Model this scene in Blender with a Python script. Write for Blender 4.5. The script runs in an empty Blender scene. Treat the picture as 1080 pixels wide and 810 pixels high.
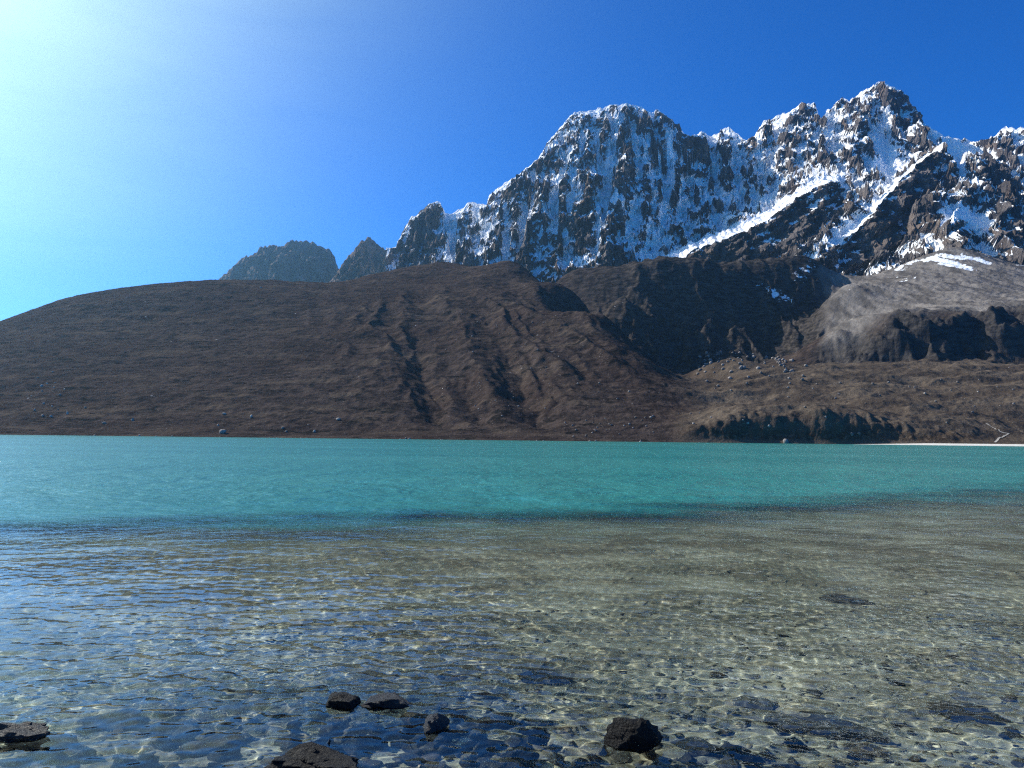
import bpy, bmesh, math, numpy as np
from mathutils import Vector, Matrix

sc = bpy.context.scene
COL = sc.collection
RAD = math.radians

# ------------------------------------------------------------------ camera
FPX = 832.0                     # focal length in pixels of a 1080 px wide picture
CAM = np.array([0.0, 0.0, 1.6])
PITCH, ROLL = RAD(3.95), RAD(0.64)
_f = np.array([0, math.cos(PITCH), math.sin(PITCH)])
_r0 = np.array([1.0, 0, 0]); _u0 = np.cross(_r0, _f)
_r = _r0 * math.cos(ROLL) + _u0 * math.sin(ROLL)
_u = np.cross(_r, _f)

def ray(px, py):
    d = _f + _r * ((px - 540) / FPX) + _u * ((405 - py) / FPX)
    return d / d[1]
def at(px, py, D):
    return CAM + ray(px, py) * D
def ucol(px, py=400):
    return ray(px, py)[0]

# sun
SUN_AZ, SUN_EL = RAD(-60), RAD(36)
SUN = np.array([math.sin(SUN_AZ) * math.cos(SUN_EL), math.cos(SUN_AZ) * math.cos(SUN_EL), math.sin(SUN_EL)])

# ------------------------------------------------------------------ noise
def _hash(ix, iy, seed):
    h = (ix.astype(np.int64) * 374761393 + iy.astype(np.int64) * 668265263 + seed * 974634777) & 0xFFFFFFFF
    h = ((h ^ (h >> 13)) * 1274126177) & 0xFFFFFFFF
    return (h ^ (h >> 16)) & 0xFFFFFFFF
def perlin(x, y, seed=0):
    x0 = np.floor(x); y0 = np.floor(y); fx = x - x0; fy = y - y0
    u = fx * fx * fx * (fx * (fx * 6 - 15) + 10); v = fy * fy * fy * (fy * (fy * 6 - 15) + 10)
    def g(i, j):
        a = _hash(x0 + i, y0 + j, seed) * (2 * math.pi / 4294967296.0)
        return np.cos(a) * (fx - i) + np.sin(a) * (fy - j)
    a = g(0, 0); b = g(1, 0); c = g(0, 1); d = g(1, 1)
    return ((a + (b - a) * u) + ((c + (d - c) * u) - (a + (b - a) * u)) * v) * 1.5
def fbm(x, y, octs=4, seed=0, gain=0.5):
    s = 0; a = 1.0
    for o in range(octs):
        s = s + a * perlin(x, y, seed + o * 17); x = x * 2.03 + 3.1; y = y * 2.03 - 1.7; a *= gain
    return s
def ridged(x, y, octs=3, seed=0, gain=0.55):
    s = 0; a = 1.0; w = 1.0
    for o in range(octs):
        n = 1 - np.abs(perlin(x, y, seed + o * 31)); n = n * n
        s = s + a * n * w; w = np.clip(n * 1.3, 0, 1); x = x * 2.07 + 5.2; y = y * 2.07 - 2.9; a *= gain
    return s
def smooth(a, b, x):
    t = np.clip((x - a) / (b - a), 0, 1); return t * t * (3 - 2 * t)

# ------------------------------------------------------------------ mesh helpers
def grid_mesh(name, X, Y, Z, keep=None):
    r, c = X.shape
    v = np.stack([X, Y, Z], -1).reshape(-1, 3).astype(np.float32)
    i = np.arange((r - 1) * (c - 1)); i = (i // (c - 1)) * c + i % (c - 1)
    f = np.stack([i, i + 1, i + c + 1, i + c], -1).astype(np.int32)
    if keep is not None: f = f[keep.reshape(-1)]
    me = bpy.data.meshes.new(name)
    me.vertices.add(len(v)); me.vertices.foreach_set('co', v.ravel())
    me.loops.add(f.size); me.loops.foreach_set('vertex_index', f.ravel())
    me.polygons.add(len(f)); me.polygons.foreach_set('loop_start', np.arange(0, f.size, 4, dtype=np.int32))
    me.polygons.foreach_set('use_smooth', np.ones(len(f), bool))
    me.update(calc_edges=True)
    return me
def attr(me, name, arr):
    a = me.attributes.new(name, 'FLOAT', 'POINT'); a.data.foreach_set('value', np.ascontiguousarray(arr, dtype=np.float32).ravel())
def link(name, me, mat=None, kind=None, label=None, cat=None, group=None):
    o = bpy.data.objects.new(name, me); COL.objects.link(o)
    if mat and not me.materials: me.materials.append(mat)
    if kind: o['kind'] = kind
    if label: o['label'] = label
    if cat: o['category'] = cat
    if group: o['group'] = group
    return o

# ------------------------------------------------------------------ node helpers
class NT:
    def __init__(s, name):
        s.m = bpy.data.materials.new(name); s.m.use_nodes = True; s.t = s.m.node_tree; s.t.nodes.clear()
        s.out = s.t.nodes.new('ShaderNodeOutputMaterial')
    def n(s, typ, **kw):
        nd = s.t.nodes.new('ShaderNode' + typ)
        for k, v in kw.items(): setattr(nd, k, v)
        return nd
    def l(s, a, b): s.t.links.new(a, b)
    def setv(s, sock, v):
        if hasattr(v, 'is_linked') or isinstance(v, bpy.types.NodeSocket): s.l(v, sock)
        else: sock.default_value = v
    def math(s, op, a, b=0.0, c=None, clamp=False):
        nd = s.n('Math', operation=op, use_clamp=clamp); s.setv(nd.inputs[0], a); s.setv(nd.inputs[1], b)
        if c is not None: s.setv(nd.inputs[2], c)
        return nd.outputs[0]
    def mix(s, f, a, b):
        nd = s.n('Mix', data_type='RGBA'); s.setv(nd.inputs[0], f)
        s.setv(nd.inputs[6], (*a, 1) if isinstance(a, tuple) and len(a) == 3 else a)
        s.setv(nd.inputs[7], (*b, 1) if isinstance(b, tuple) and len(b) == 3 else b)
        return nd.outputs[2]
    def noise(s, vec, scale, detail=4, rough=.55, dist=0.0):
        nd = s.n('TexNoise'); s.l(vec, nd.inputs['Vector']); nd.inputs['Scale'].default_value = scale
        nd.inputs['Detail'].default_value = detail; nd.inputs['Roughness'].default_value = rough; nd.inputs['Distortion'].default_value = dist
        return nd.outputs['Fac']
    def ramp(s, v, lo, hi):
        nd = s.n('MapRange', interpolation_type='SMOOTHSTEP'); s.setv(nd.inputs[0], v)
        s.setv(nd.inputs[1], lo); s.setv(nd.inputs[2], hi)
        return nd.outputs[0]
    def pos(s, scale=(1, 1, 1)):
        g = s.n('NewGeometry'); mp = s.n('Mapping'); s.l(g.outputs['Position'], mp.inputs[0]); mp.inputs['Scale'].default_value = scale
        return mp.outputs[0]
    def objpos(s, scale=(1, 1, 1)):
        g = s.n('TexCoord'); mp = s.n('Mapping'); s.l(g.outputs['Object'], mp.inputs[0]); mp.inputs['Scale'].default_value = scale
        return mp.outputs[0]
    def attr(s, name):
        a = s.n('Attribute'); a.attribute_name = name; return a.outputs['Fac']
    def bump(s, h, strength, dist):
        b = s.n('Bump'); b.inputs['Strength'].default_value = strength; b.inputs['Distance'].default_value = dist; s.l(h, b.inputs['Height']); return b.outputs[0]

# ------------------------------------------------------------------ height field tools
class RBF:
    """multiquadric surface through scattered points (metres)"""
    def __init__(s, P, c=60.0):
        P = np.array(P); s.c = c / 100; s.X = P[:, :2] / 100; z = P[:, 2]; s.m = z.mean()
        n = len(P); A = np.sqrt(((s.X[:, None] - s.X[None]) ** 2).sum(-1) + s.c ** 2)
        M = np.zeros((n + 1, n + 1)); M[:n, :n] = A; M[:n, n] = 1; M[n, :n] = 1
        M[:n, :n] -= np.eye(n) * 0.002
        s.w = np.linalg.solve(M, np.append(z - s.m, 0))
    def __call__(s, x, y):
        sh = x.shape; x = x.ravel() / 100; y = y.ravel() / 100; out = np.full(x.shape, s.w[-1] + s.m)
        for (a, b), w in zip(s.X, s.w[:-1]):
            out += w * np.sqrt((x - a) ** 2 + (y - b) ** 2 + s.c ** 2)
        return out.reshape(sh)

def hit(fn, px, py, d0, d1, n=500):
    """first point of the surface fn met by the sight line through px,py"""
    r = ray(px, py); D = np.linspace(d0, d1, n); z = CAM[2] + r[2] * D
    h = fn(r[0] * D, D); k = np.nonzero(h >= z)[0]
    return D[k[0]] if len(k) else None

def seg_field(X, Y, pts, reach):
    """distance to a polyline and the height, side and extra value at its nearest point"""
    best = np.full(X.shape, 1e9); zz = np.zeros(X.shape); ee = np.zeros(X.shape); side = np.zeros(X.shape)
    pts = np.array(pts)
    for a, b in zip(pts[:-1], pts[1:]):
        x0, x1 = min(a[0], b[0]) - reach, max(a[0], b[0]) + reach
        y0, y1 = min(a[1], b[1]) - reach, max(a[1], b[1]) + reach
        m = (X > x0) & (X < x1) & (Y > y0) & (Y < y1)
        if not m.any(): continue
        x = X[m]; y = Y[m]; dx, dy = b[0] - a[0], b[1] - a[1]; L = dx * dx + dy * dy + 1e-9
        t = np.clip(((x - a[0]) * dx + (y - a[1]) * dy) / L, 0, 1)
        d = np.hypot(x - a[0] - t * dx, y - a[1] - t * dy)
        bm_ = best[m]; k = d < bm_
        idx = np.nonzero(m)
        ii = tuple(q[k] for q in idx)
        best[ii] = d[k]; zz[ii] = (a[2] + t * (b[2] - a[2]))[k]
        ee[ii] = (a[3] + t * (b[3] - a[3]))[k] if pts.shape[1] > 3 else 0
        side[ii] = np.sign((x - a[0]) * dy - (y - a[1]) * dx)[k]
    return best, zz, ee, side

def locate(fn, strokes, d0, d1, default):
    out = []
    last = default
    for (px, py, off) in strokes:
        D = hit(fn, px, py, d0, d1)
        if D is None: D = float(default(px)) if callable(default) else last
        last = D
        p = at(px, py, D + off * .95); out.append((p[0], p[1], p[2], off))
    return out

def blur(a, n):
    for _ in range(2):
        for ax in (0, 1):
            pad = [(0, 0), (0, 0)]; pad[ax] = (n + 1, n)
            c = np.cumsum(np.pad(a, pad, mode='edge'), axis=ax)
            sl = [slice(None)] * 2; s2 = [slice(None)] * 2
            sl[ax] = slice(2 * n + 1, None); s2[ax] = slice(0, -(2 * n + 1))
            a = (c[tuple(sl)] - c[tuple(s2)]) / (2 * n + 1)
    return a
def polar(px0, px1, ncol, D):
    u = np.linspace(ucol(px0), ucol(px1), ncol)
    Y = np.repeat(D[:, None], ncol, 1); X = Y * u[None, :]
    return X, Y, u
def slope_of(X, Y, Z):
    # gradient on the polar grid (x = u*y)
    y = Y[:, 0]; u = X[0] / Y[0, 0]
    zu = np.gradient(Z, u, axis=1); zy_c = np.gradient(Z, y, axis=0)
    zx = zu / Y; zy = zy_c - zx * u[None, :]
    return zx, zy

# ================================================================== NEAR TERRAIN: brown hill, dark back wall, moraine, scree
def ctrl(cols):
    P = []
    for px, pts in cols.items():
        for p in pts:
            if len(p) == 3:                    # ('z', height, D)
                r = ray(px, 460); P.append((r[0] * p[2], p[2], p[1]))
            else:
                P.append(tuple(at(px, p[0], p[1])))
    return P
SH = 'z'
hill_cols = {
    -260: [(SH, -6, 610), (SH, 0, 650), (440, 760), (420, 900), (408, 1000), (SH, 20, 1300), (SH, 0, 1900)],
    -120: [(SH, -6, 610), (SH, 0, 650), (432, 760), (402, 900), (378, 1080), (SH, 60, 1350), (SH, 20, 1900)],
    0:    [(SH, -6, 610), (SH, 0, 650), (430, 760), (390, 920), (356, 1120), (339, 1300), (SH, 150, 1550), (SH, 60, 1950)],
    75:   [(SH, -6, 610), (SH, 0, 650), (432, 750), (390, 920), (345, 1150), (315, 1400), (SH, 190, 1650), (SH, 90, 2000)],
    150:  [(SH, -6, 610), (SH, 0, 650), (434, 740), (390, 920), (340, 1180), (304, 1480), (SH, 220, 1750), (SH, 120, 2050)],
    225:  [(SH, -6, 610), (SH, 0, 650), (435, 735), (390, 910), (340, 1180), (297, 1540), (SH, 240, 1800), (SH, 150, 2050)],
    300:  [(SH, -6, 610), (SH, 0, 650), (435, 735), (390, 910), (340, 1180), (297, 1560), (SH, 240, 1850), (SH, 160, 2050)],
    360:  [(SH, -6, 610), (SH, 0, 650), (435, 735), (388, 900), (340, 1150), (297, 1560), (SH, 240, 1850), (SH, 160, 2050)],
    400:  [(SH, -6, 610), (SH, 0, 650), (435, 735), (388, 900), (340, 1150), (300, 1450), (287, 1600), (SH, 270, 1850), (SH, 190, 2050)],
    480:  [(SH, -6, 610), (SH, 0, 650), (435, 735), (385, 900), (330, 1180), (292, 1480), (280, 1640), (SH, 290, 1880), (SH, 210, 2050)],
    555:  [(SH, -6, 610), (SH, 0, 650), (435, 735), (385, 890), (335, 1110), (300, 1370), (287, 1520), (SH, 250, 1700), (SH, 260, 1950)],
    600:  [(SH, -6, 610), (SH, 0, 650), (438, 725), (390, 870), (345, 1050), (303, 1340), (SH, 150, 1560), (288, 1840), (SH, 260, 2050)],
    650:  [(SH, -6, 610), (SH, 0, 650), (440, 715), (400, 840), (362, 990), (342, 1090), (SH, 105, 1290), (320, 1560), (281, 1800), (SH, 270, 2050)],
    695:  [(SH, -6, 610), (SH, 0, 650), (440, 715), (412, 810), (388, 930), (SH, 75, 1080), (372, 1480), (330, 1640), (280, 1745), (SH, 270, 2050)],
    722:  [(SH, -6, 610), (SH, 0, 650), (445, 705), (422, 790), (404, 915), (SH, 68, 1060), (374, 1530), (330, 1660), (276, 1750), (SH, 270, 2050)],
    760:  [(SH, -6, 605), (SH, 0, 650), (450, 664), (432, 745), (405, 890), (381, 1080), (375, 1560), (325, 1680), (284, 1760), (SH, 260, 2050)],
    800:  [(SH, -6, 605), (SH, 0, 648), (450, 662), (431, 745), (402, 900), (383, 1080), (377, 1560), (326, 1690), (281, 1780), (SH, 260, 2050)],
    830:  [(SH, -6, 605), (SH, 0, 645), (450, 660), (429, 750), (402, 910), (386, 1080), (379, 1540), (330, 1690), (272, 1810), (SH, 280, 2050)],
    856:  [(SH, -6, 603), (SH, 0, 644), (450, 658), (428, 755), (402, 905), (388, 1080), (381, 1480), (335, 1670), (273, 1815), (SH, 290, 2060)],
    884:  [(SH, -6, 600), (SH, 0, 642), (450, 658), (428, 755), (402, 900), (389, 1080), (384, 1200), (352, 1245), (306, 1600), (297, 1760), (SH, 290, 1960), (SH, 290, 2080)],
    940:  [(SH, -6, 595), (SH, 0, 636), (449, 660), (426, 755), (402, 890), (388, 1070), (385, 1150), (352, 1190), (304, 1560), (285, 1800), (SH, 330, 1980), (SH, 320, 2080)],
    1000: [(SH, -6, 580), (SH, 0, 620), (452, 665), (428, 755), (402, 880), (386, 1060), (378, 1120), (350, 1170), (302, 1520), (263, 1830), (SH, 380, 2080)],
    1080: [(SH, -6, 570), (SH, 0, 610), (456, 670), (430, 755), (402, 870), (388, 1050), (378, 1110), (348, 1160), (306, 1480), (286, 1760), (SH, 330, 1960), (SH, 330, 2080)],
    1180: [(SH, -6, 565), (SH, 0, 605), (452, 680), (428, 755), (402, 870), (385, 1050), (375, 1110), (346, 1160), (306, 1480), (284, 1760), (SH, 330, 1960), (SH, 330, 2080)],
    1330: [(SH, -6, 560), (SH, 0, 600), (448, 680), (425, 755), (395, 870), (375, 1050), (360, 1110), (320, 1155), (285, 1520), (255, 1800), (SH, 390, 2080)],
}
hill_base = RBF(ctrl(hill_cols), c=45)
Dh = np.concatenate([np.arange(575, 700, 1.2), np.arange(700, 1500, 2.2), np.arange(1500, 2080, 3.2)])
HX, HY, Hu = polar(-230, 1320, 1130, Dh)
PXc = np.interp(HX / HY, [ucol(p) for p in range(-260, 1360, 20)], np.arange(-260, 1360, 20))    # azimuth, as pixel column
sl0 = np.interp(PXc, [700, 760, 830, 940, 1000, 1080], [650, 650, 645, 636, 620, 610])
bank0 = smooth(690, 760, PXc + 12 * perlin(HX / 40, HY / 80, 2)) * (1 - smooth(1010, 1050, PXc))
cl0 = smooth(895, 935, PXc)
HZ = hill_base(HX, HY + cl0 * 26 * smooth(1125, 1150, HY + 25 * perlin(HX / 45, HY / 200, 12)) * (1 - smooth(1180, 1330, HY)) + bank0 * (15 + 5 * perlin(HX / 45, HY / 300, 14) + 3 * perlin(HX / 18, HY / 300, 15)) * smooth(-1, 15, HY - sl0) * (1 - smooth(40, 120, HY - sl0)))

# long gullies running down the front of the hill: (px, py, depth offset)
gullies = [
    ([(432, 330, 0), (437, 355, 0), (449, 390, 0), (461, 420, 0), (472, 445, 0), (480, 462, 0)], 24, .75),
    ([(466, 368, 0), (480, 385, 0), (496, 412, 0), (508, 436, 0), (520, 456, 0)], 18, .75),
    ([(500, 318, 0), (527, 356, 0), (543, 380, 0), (566, 422, 0), (581, 455, 0)], 22, .78),
    ([(538, 340, 0), (560, 368, 0), (577, 402, 0), (586, 440, 0)], 11, .7),
    ([(595, 360, 0), (607, 388, 0), (612, 410, 0)], 7, .55),
    ([(360, 415, 0), (395, 432, 0), (432, 448, 0), (455, 460, 0)], 9, .5),
]
gul = np.zeros_like(HZ)
wob = 10 * fbm(HX / 60, HY / 60, 3, 5)
for pts, dep, k in gullies:
    L = locate(hill_base, pts, 640, 1700, 800); L = [(*q[:3], 0.0 if i == 0 else (.55 if i == 1 else 1.0)) for i, q in enumerate(L)]
    d, z, e, s = seg_field(HX + wob, HY, L, 70)
    taper = np.where(d < 1e8, 1, 0)
    w = dep / k * .75
    cut = .55 * dep * np.clip(1 - d / np.where(s > 0, w * 1.7, w * .9), 0, 1) ** 1.0 * taper * e
    gul = np.maximum(gul, cut * np.clip((z - 0) / 20, .3, 1))
HZ = HZ - gul * smooth(0, 25, HZ)

# region masks in ground coordinates
PXc = np.interp(HX / HY, [ucol(p) for p in range(-260, 1360, 20)], np.arange(-260, 1360, 20))    # azimuth, as pixel column
z_ = HZ
moraine = smooth(690, 760, PXc + (HY - 700) * -.02 + 30 * perlin(HX / 90, HY / 90, 3)) * (1 - smooth(1090, 1180, HY)) 
scree = smooth(858, 884, PXc + 8 * perlin(HX / 40, HY / 40, 8)) * smooth(1150, 1250, HY + 40 * perlin(HX / 60, HY / 60, 9))
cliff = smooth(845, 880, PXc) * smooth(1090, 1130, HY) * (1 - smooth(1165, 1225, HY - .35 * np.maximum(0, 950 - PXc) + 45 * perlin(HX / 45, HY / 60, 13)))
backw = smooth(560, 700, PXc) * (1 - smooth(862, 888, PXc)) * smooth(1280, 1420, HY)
bankm = bank0 * (1 - smooth(14, 30, HY - sl0 + 8 * perlin(HX / 25, HY / 25, 6)))
shore = smooth(0, 12, HZ)
big = fbm(HX / 160, HY / 160, 3, 21)
mid = fbm(HX / 48, HY / 48, 4, 22)
fine = fbm(HX / 13, HY / 13, 3, 23)
HZ = HZ + shore * (big * 6 * (.4 + .6 * moraine) + mid * (1.3 + 1.6 * moraine) + fine * .8 + .55 * (1 - scree) * (ridged(HX / 9, HY / 11, 2, 24) - .8))
hg = (1 - moraine) * (1 - smooth(640, 700, PXc)) * smooth(300, 420, PXc + .06 * (HY - 800)) * smooth(8, 60, HZ) * (1 - smooth(1250, 1500, HY))
HZ = HZ + hg * (ridged((HX + .27 * HY + 9 * mid + 18 * big) / 78, (HY - .27 * HX) / 620, 3, 25) - 1.0) * 8.5
HZ = HZ + moraine * shore * (ridged(HX / 130, HY / 60, 3, 40) - .8) * 4.2
# flutes on the bank, rough crags in the cliff band, gullied back wall, streaked scree
HZ = HZ + bankm * shore * ((ridged((HX + 5 * mid) / 26, HY / 60, 3, 51) - .9) * 2.2 + 2.0 * fbm(HX / 7, HZ / 6, 3, 52))
HZ = HZ + cliff * ((ridged((HX + 10 * mid) / 60, HY / 90, 4, 61) - .9) * 17 + fbm(HX / 16, HY / 22, 3, 62) * 6)
HZ = HZ + backw * ((ridged((HX + 20 * mid) / 70, HY / 260, 3, 71) - .9) * 20 + fbm(HX / 20, HY / 30, 3, 72) * 4) * (1 - .6 * smooth(1690, 1780, HY))
HZ = HZ + scree * (1 - cliff) * ((ridged((HX + .5 * HY) / 30, HY / 260, 3, 81) - .8) * 5.0 + 1.2 * fbm(HX / 9, HY / 12, 2, 82))
HZ = np.where(HY < 600, np.minimum(HZ, -.4), HZ)

hz_z = HZ
def hill_h(x, y):
    """ground height at x,y read back from the finished grid"""
    u = np.clip((np.asarray(x) / np.asarray(y) - Hu[0]) / (Hu[1] - Hu[0]), 0, len(Hu) - 1.001)
    r = np.clip(np.interp(y, Dh, np.arange(len(Dh))), 0, len(Dh) - 1.001)
    i = u.astype(int); j = r.astype(int); fu = u - i; fr = r - j
    a = HZ[j, i] * (1 - fu) + HZ[j, i + 1] * fu; b = HZ[j + 1, i] * (1 - fu) + HZ[j + 1, i + 1] * fu
    return a * (1 - fr) + b * fr

def ground_material():
    N = NT('hillside_ground'); p = N.pos()
    n1 = N.noise(N.pos((.012, .03, .03)), 1, 6, .62); n2 = N.noise(N.pos((.05, .08, .16)), 1, 6, .65); n3 = N.noise(p, .35, 4, .7)
    n0 = N.noise(p, .006, 3, .5)
    brown = N.mix(N.ramp(n2, .38, .62), (.027, .021, .020), (.060, .045, .040))
    brown = N.mix(N.math('MULTIPLY', N.ramp(n1, .5, .68), .75), brown, (.092, .070, .054))
    brown = N.mix(N.math('MULTIPLY', N.ramp(n3, .55, .7), .6), brown, (.010, .009, .009))
    brown = N.mix(N.math('MULTIPLY', N.ramp(n0, .45, .62), .35), brown, (.036, .024, .021))
    brown = N.mix(N.math('MULTIPLY', N.ramp(N.noise(p, .45, 2, .8), .66, .72), .55), brown, (.19, .165, .145))
    brown = N.mix(N.math('MULTIPLY', N.ramp(N.noise(N.pos((.03, .05, .09)), 1, 5, .7), .58, .64), .6), brown, (.014, .013, .013))
    mor = N.mix(N.ramp(n1, .4, .62), (.060, .046, .037), (.112, .087, .066))
    brown = N.mix(N.math('MULTIPLY', N.ramp(N.noise(p, .45, 2, .8), .66, .72), .55), brown, (.19, .165, .145))
    brown = N.mix(N.math('MULTIPLY', N.ramp(N.noise(N.pos((.03, .05, .09)), 1, 5, .7), .58, .64), .6), brown, (.014, .013, .013))
    mor = N.mix(N.ramp(n3, .5, .66), mor, (.07, .058, .048))
    brown = N.mix(N.math('MULTIPLY', N.ramp(N.noise(p, .45, 2, .8), .66, .72), .55), brown, (.19, .165, .145))
    brown = N.mix(N.math('MULTIPLY', N.ramp(N.noise(N.pos((.03, .05, .09)), 1, 5, .7), .58, .64), .6), brown, (.014, .013, .013))
    mor = N.mix(N.math('MULTIPLY', N.ramp(N.noise(p, .6, 3, .8), .60, .68), .6), mor, (.30, .27, .23))
    scr = N.mix(N.ramp(N.noise(N.pos((.05, .008, .02)), 1, 5, .65), .35, .65), (.085, .077, .073), (.21, .188, .172))
    scr = N.mix(N.ramp(n3, .58, .68), scr, (.07, .062, .06))
    wall = N.mix(N.ramp(n2, .4, .65), (.022, .02, .02), (.075, .064, .057))  # shade of the back wall partly put into its dark base colour
    c = N.mix(N.attr('moraine'), brown, mor)
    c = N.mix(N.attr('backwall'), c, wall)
    c = N.mix(N.attr('scree'), c, scr)
    c = N.mix(N.math('MULTIPLY', N.attr('bank'), N.math('ADD', .55, N.math('MULTIPLY', N.ramp(N.noise(p, .11, 4, .65), .35, .6), .45))), c, N.mix(N.ramp(n3, .48, .62), (.042, .030, .022), (.125, .092, .066)))
    c = N.mix(N.attr('cliff'), c, N.mix(N.ramp(n2, .4, .6), (.026, .025, .027), (.058, .052, .049)))  # near-black cliff colour carries the shade of the steep band
    sn = N.ramp(N.math('ADD', N.attr('snow'), N.math('MULTIPLY', N.math('SUBTRACT', N.noise(p, .07, 6, .72), .5), 2.4)), .46, .56)
    c = N.mix(sn, c, (.84, .86, .89))
    b = N.n('BsdfPrincipled'); N.l(c, b.inputs['Base Color']); b.inputs['Roughness'].default_value = 1; b.inputs['Specular IOR Level'].default_value = 0
    hgt = N.math('ADD', N.noise(p, .30, 5, .7), N.math('MULTIPLY', N.noise(p, .07, 4, .6), 2.0))
    N.l(N.bump(hgt, .62, 2.2), b.inputs['Normal'])
    N.l(b.outputs[0], N.out.inputs[0]); return N.m

hme = grid_mesh('hill', HX, HY, HZ)
hsnow = smooth(1600, 1740, HY) * smooth(900, 960, PXc) * smooth(-.2, .8, mid + .5 * big + .5 * fine) * .62
def mt_base_(): return globals().get('mt_base')
def soft_strokes(X, Y, strokes, fn, d0, d1, wdef):
    s = np.zeros(X.shape)
    for pts, w in strokes:
        L = locate(fn, [(a, b, 0) for a, b in pts], d0, d1, crestD if fn is mt_base_() else (d0 + d1) / 2)
        d, *_ = seg_field(X, Y, L, w * 2.2)
        s = np.maximum(s, np.clip(1.6 - 1.1 * d / w, 0, 1) * (d < 1e8))
    return s
hsnow = np.maximum(hsnow, soft_strokes(HX, HY, [([(982, 272), (1000, 278), (1020, 284)], 15), ([(1000, 270), (1040, 276)], 12)], hill_base, 1200, 2050, 0))
hsnow = np.maximum(hsnow, (.36 + .12 * mid) * soft_strokes(HX, HY, [([(842, 300), (850, 286), (860, 278)], 16), ([(800, 300), (820, 315), (835, 322)], 10), ([(905, 288), (930, 281), (960, 276)], 14)], hill_base, 1200, 2050, 0))
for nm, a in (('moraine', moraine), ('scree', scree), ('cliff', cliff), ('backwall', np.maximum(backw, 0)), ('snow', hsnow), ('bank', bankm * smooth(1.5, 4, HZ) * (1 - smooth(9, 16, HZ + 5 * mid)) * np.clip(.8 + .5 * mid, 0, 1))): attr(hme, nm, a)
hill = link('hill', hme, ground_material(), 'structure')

# ================================================================== SNOW MOUNTAIN
crest_px = [(415, 262), (425, 237), (434, 228), (449, 215), (457, 213), (462, 211), (467, 222), (473, 226), (484, 220), (492, 213), (499, 212), (506, 216), (511, 218), (513, 206),
    (529, 194), (547, 182), (566, 167), (572, 157), (579, 146), (590, 133), (604, 118), (622, 116), (640, 112), (658, 109), (675, 111), (684, 119), (690, 119), (693, 116), (705, 123), (717, 134),
    (722, 141), (728, 142), (736, 141), (741, 136), (747, 143), (756, 141), (762, 137), (769, 132), (775, 139), (780, 143), (788, 146), (797, 146), (801, 138), (806, 131), (813, 126), (820, 122), (827, 119),
    (837, 118), (842, 113), (847, 108), (855, 109), (863, 108), (867, 120), (871, 124), (877, 117), (885, 110), (890, 106), (894, 102), (902, 106), (907, 100), (913, 95), (919, 94), (926, 86), (934, 85),
    (942, 90), (950, 92), (958, 97), (964, 103), (970, 113), (979, 129), (987, 135), (994, 139), (1004, 143), (1013, 145), (1024, 147), (1033, 149), (1045, 148), (1056, 145), (1063, 138), (1071, 131), (1080, 136),
    (1095, 132), (1115, 122), (1135, 128), (1160, 112), (1190, 118), (1230, 105), (1280, 120)]
_cx = np.arange(415, 1281, 1.6); _cy = np.interp(_cx, [c[0] for c in crest_px], [c[1] for c in crest_px])
_cy = _cy + 1.9 * perlin(_cx / 5.5, _cx * 0 + .3, 33) + 1.3 * perlin(_cx / 2.6, _cx * 0 + 7.3, 34) - 1.2 * np.clip(perlin(_cx / 7.0, _cx * 0 + 4.1, 35) - .25, 0, 1) * 5 * ((_cx > 690) | (_cx < 515))
crest_px = [(float(a), float(b)) for a, b in zip(_cx, _cy)]
def crestD(px):
    return np.interp(px, [400, 457, 512, 600, 660, 720, 800, 850, 880, 935, 1000, 1060, 1120, 1300], [2970, 2940, 2930, 2900, 2910, 3010, 3080, 3020, 2980, 2850, 2800, 2700, 2650, 2650])
mt_cols = {
    400: [(300, 2500), (282, 2750)], 430: [(300, 2500), (268, 2720)], 457: [(300, 2500), (255, 2740)], 472: [(300, 2500), (262, 2820)], 496: [(300, 2470), (258, 2740)],
    512: [(300, 2450), (262, 2600), (235, 2760)], 545: [(300, 2410), (262, 2510), (222, 2650)], 580: [(300, 2390), (255, 2480), (205, 2630)],
    610: [(300, 2370), (250, 2460), (180, 2640)], 640: [(300, 2360), (245, 2450), (175, 2640)], 675: [(300, 2360), (245, 2460), (172, 2670)],
    700: [(300, 2350), (250, 2500), (182, 2750)], 730: [(292, 2300), (272, 2340), (264, 2460), (205, 2720)], 770: [(286, 2240), (254, 2300), (246, 2440), (198, 2760)],
    800: [(285, 2200), (240, 2300), (230, 2480), (186, 2770)], 826: [(282, 2160), (224, 2310), (212, 2470), (168, 2770)], 850: [(280, 2120), (206, 2320), (196, 2440), (158, 2720)],
    880: [(280, 2070), (240, 2160), (200, 2330), (190, 2400), (165, 2620)], 910: [(284, 2010), (250, 2110), (202, 2330), (165, 2560)], 935: [(286, 1960), (240, 2100), (200, 2330), (185, 2420), (140, 2640)],
    960: [(288, 1920), (225, 2110), (190, 2330), (150, 2560)], 990: [(292, 1900), (230, 2040), (165, 2330), (158, 2480)], 1020: [(290, 1880), (242, 1990), (215, 2130), (182, 2400)],
    1056: [(285, 1850), (240, 2000), (200, 2210)], 1090: [(282, 1840), (240, 2000), (198, 2200)], 1150: [(282, 1830), (240, 2000), (190, 2200)], 1290: [(282, 1830), (240, 2000), (185, 2200)],
}
Pm = ctrl(mt_cols)
for px in list(mt_cols) + [685, 750, 785, 865]:
    cpy = np.interp(px, [c[0] for c in crest_px], [c[1] for c in crest_px]); D = crestD(px)
    c = at(px, cpy + 5, D); Pm.append(tuple(c)); r = ray(px, 460)
    Pm.append((r[0] * (D + 320), D + 320, c[2] - 330))
    f = mt_cols.get(px)
    if f: b = at(px, *f[0]); Pm.append((r[0] * (b[1] - 220), b[1] - 220, b[2] - 170))
mt_base = RBF(Pm, c=32)
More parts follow.
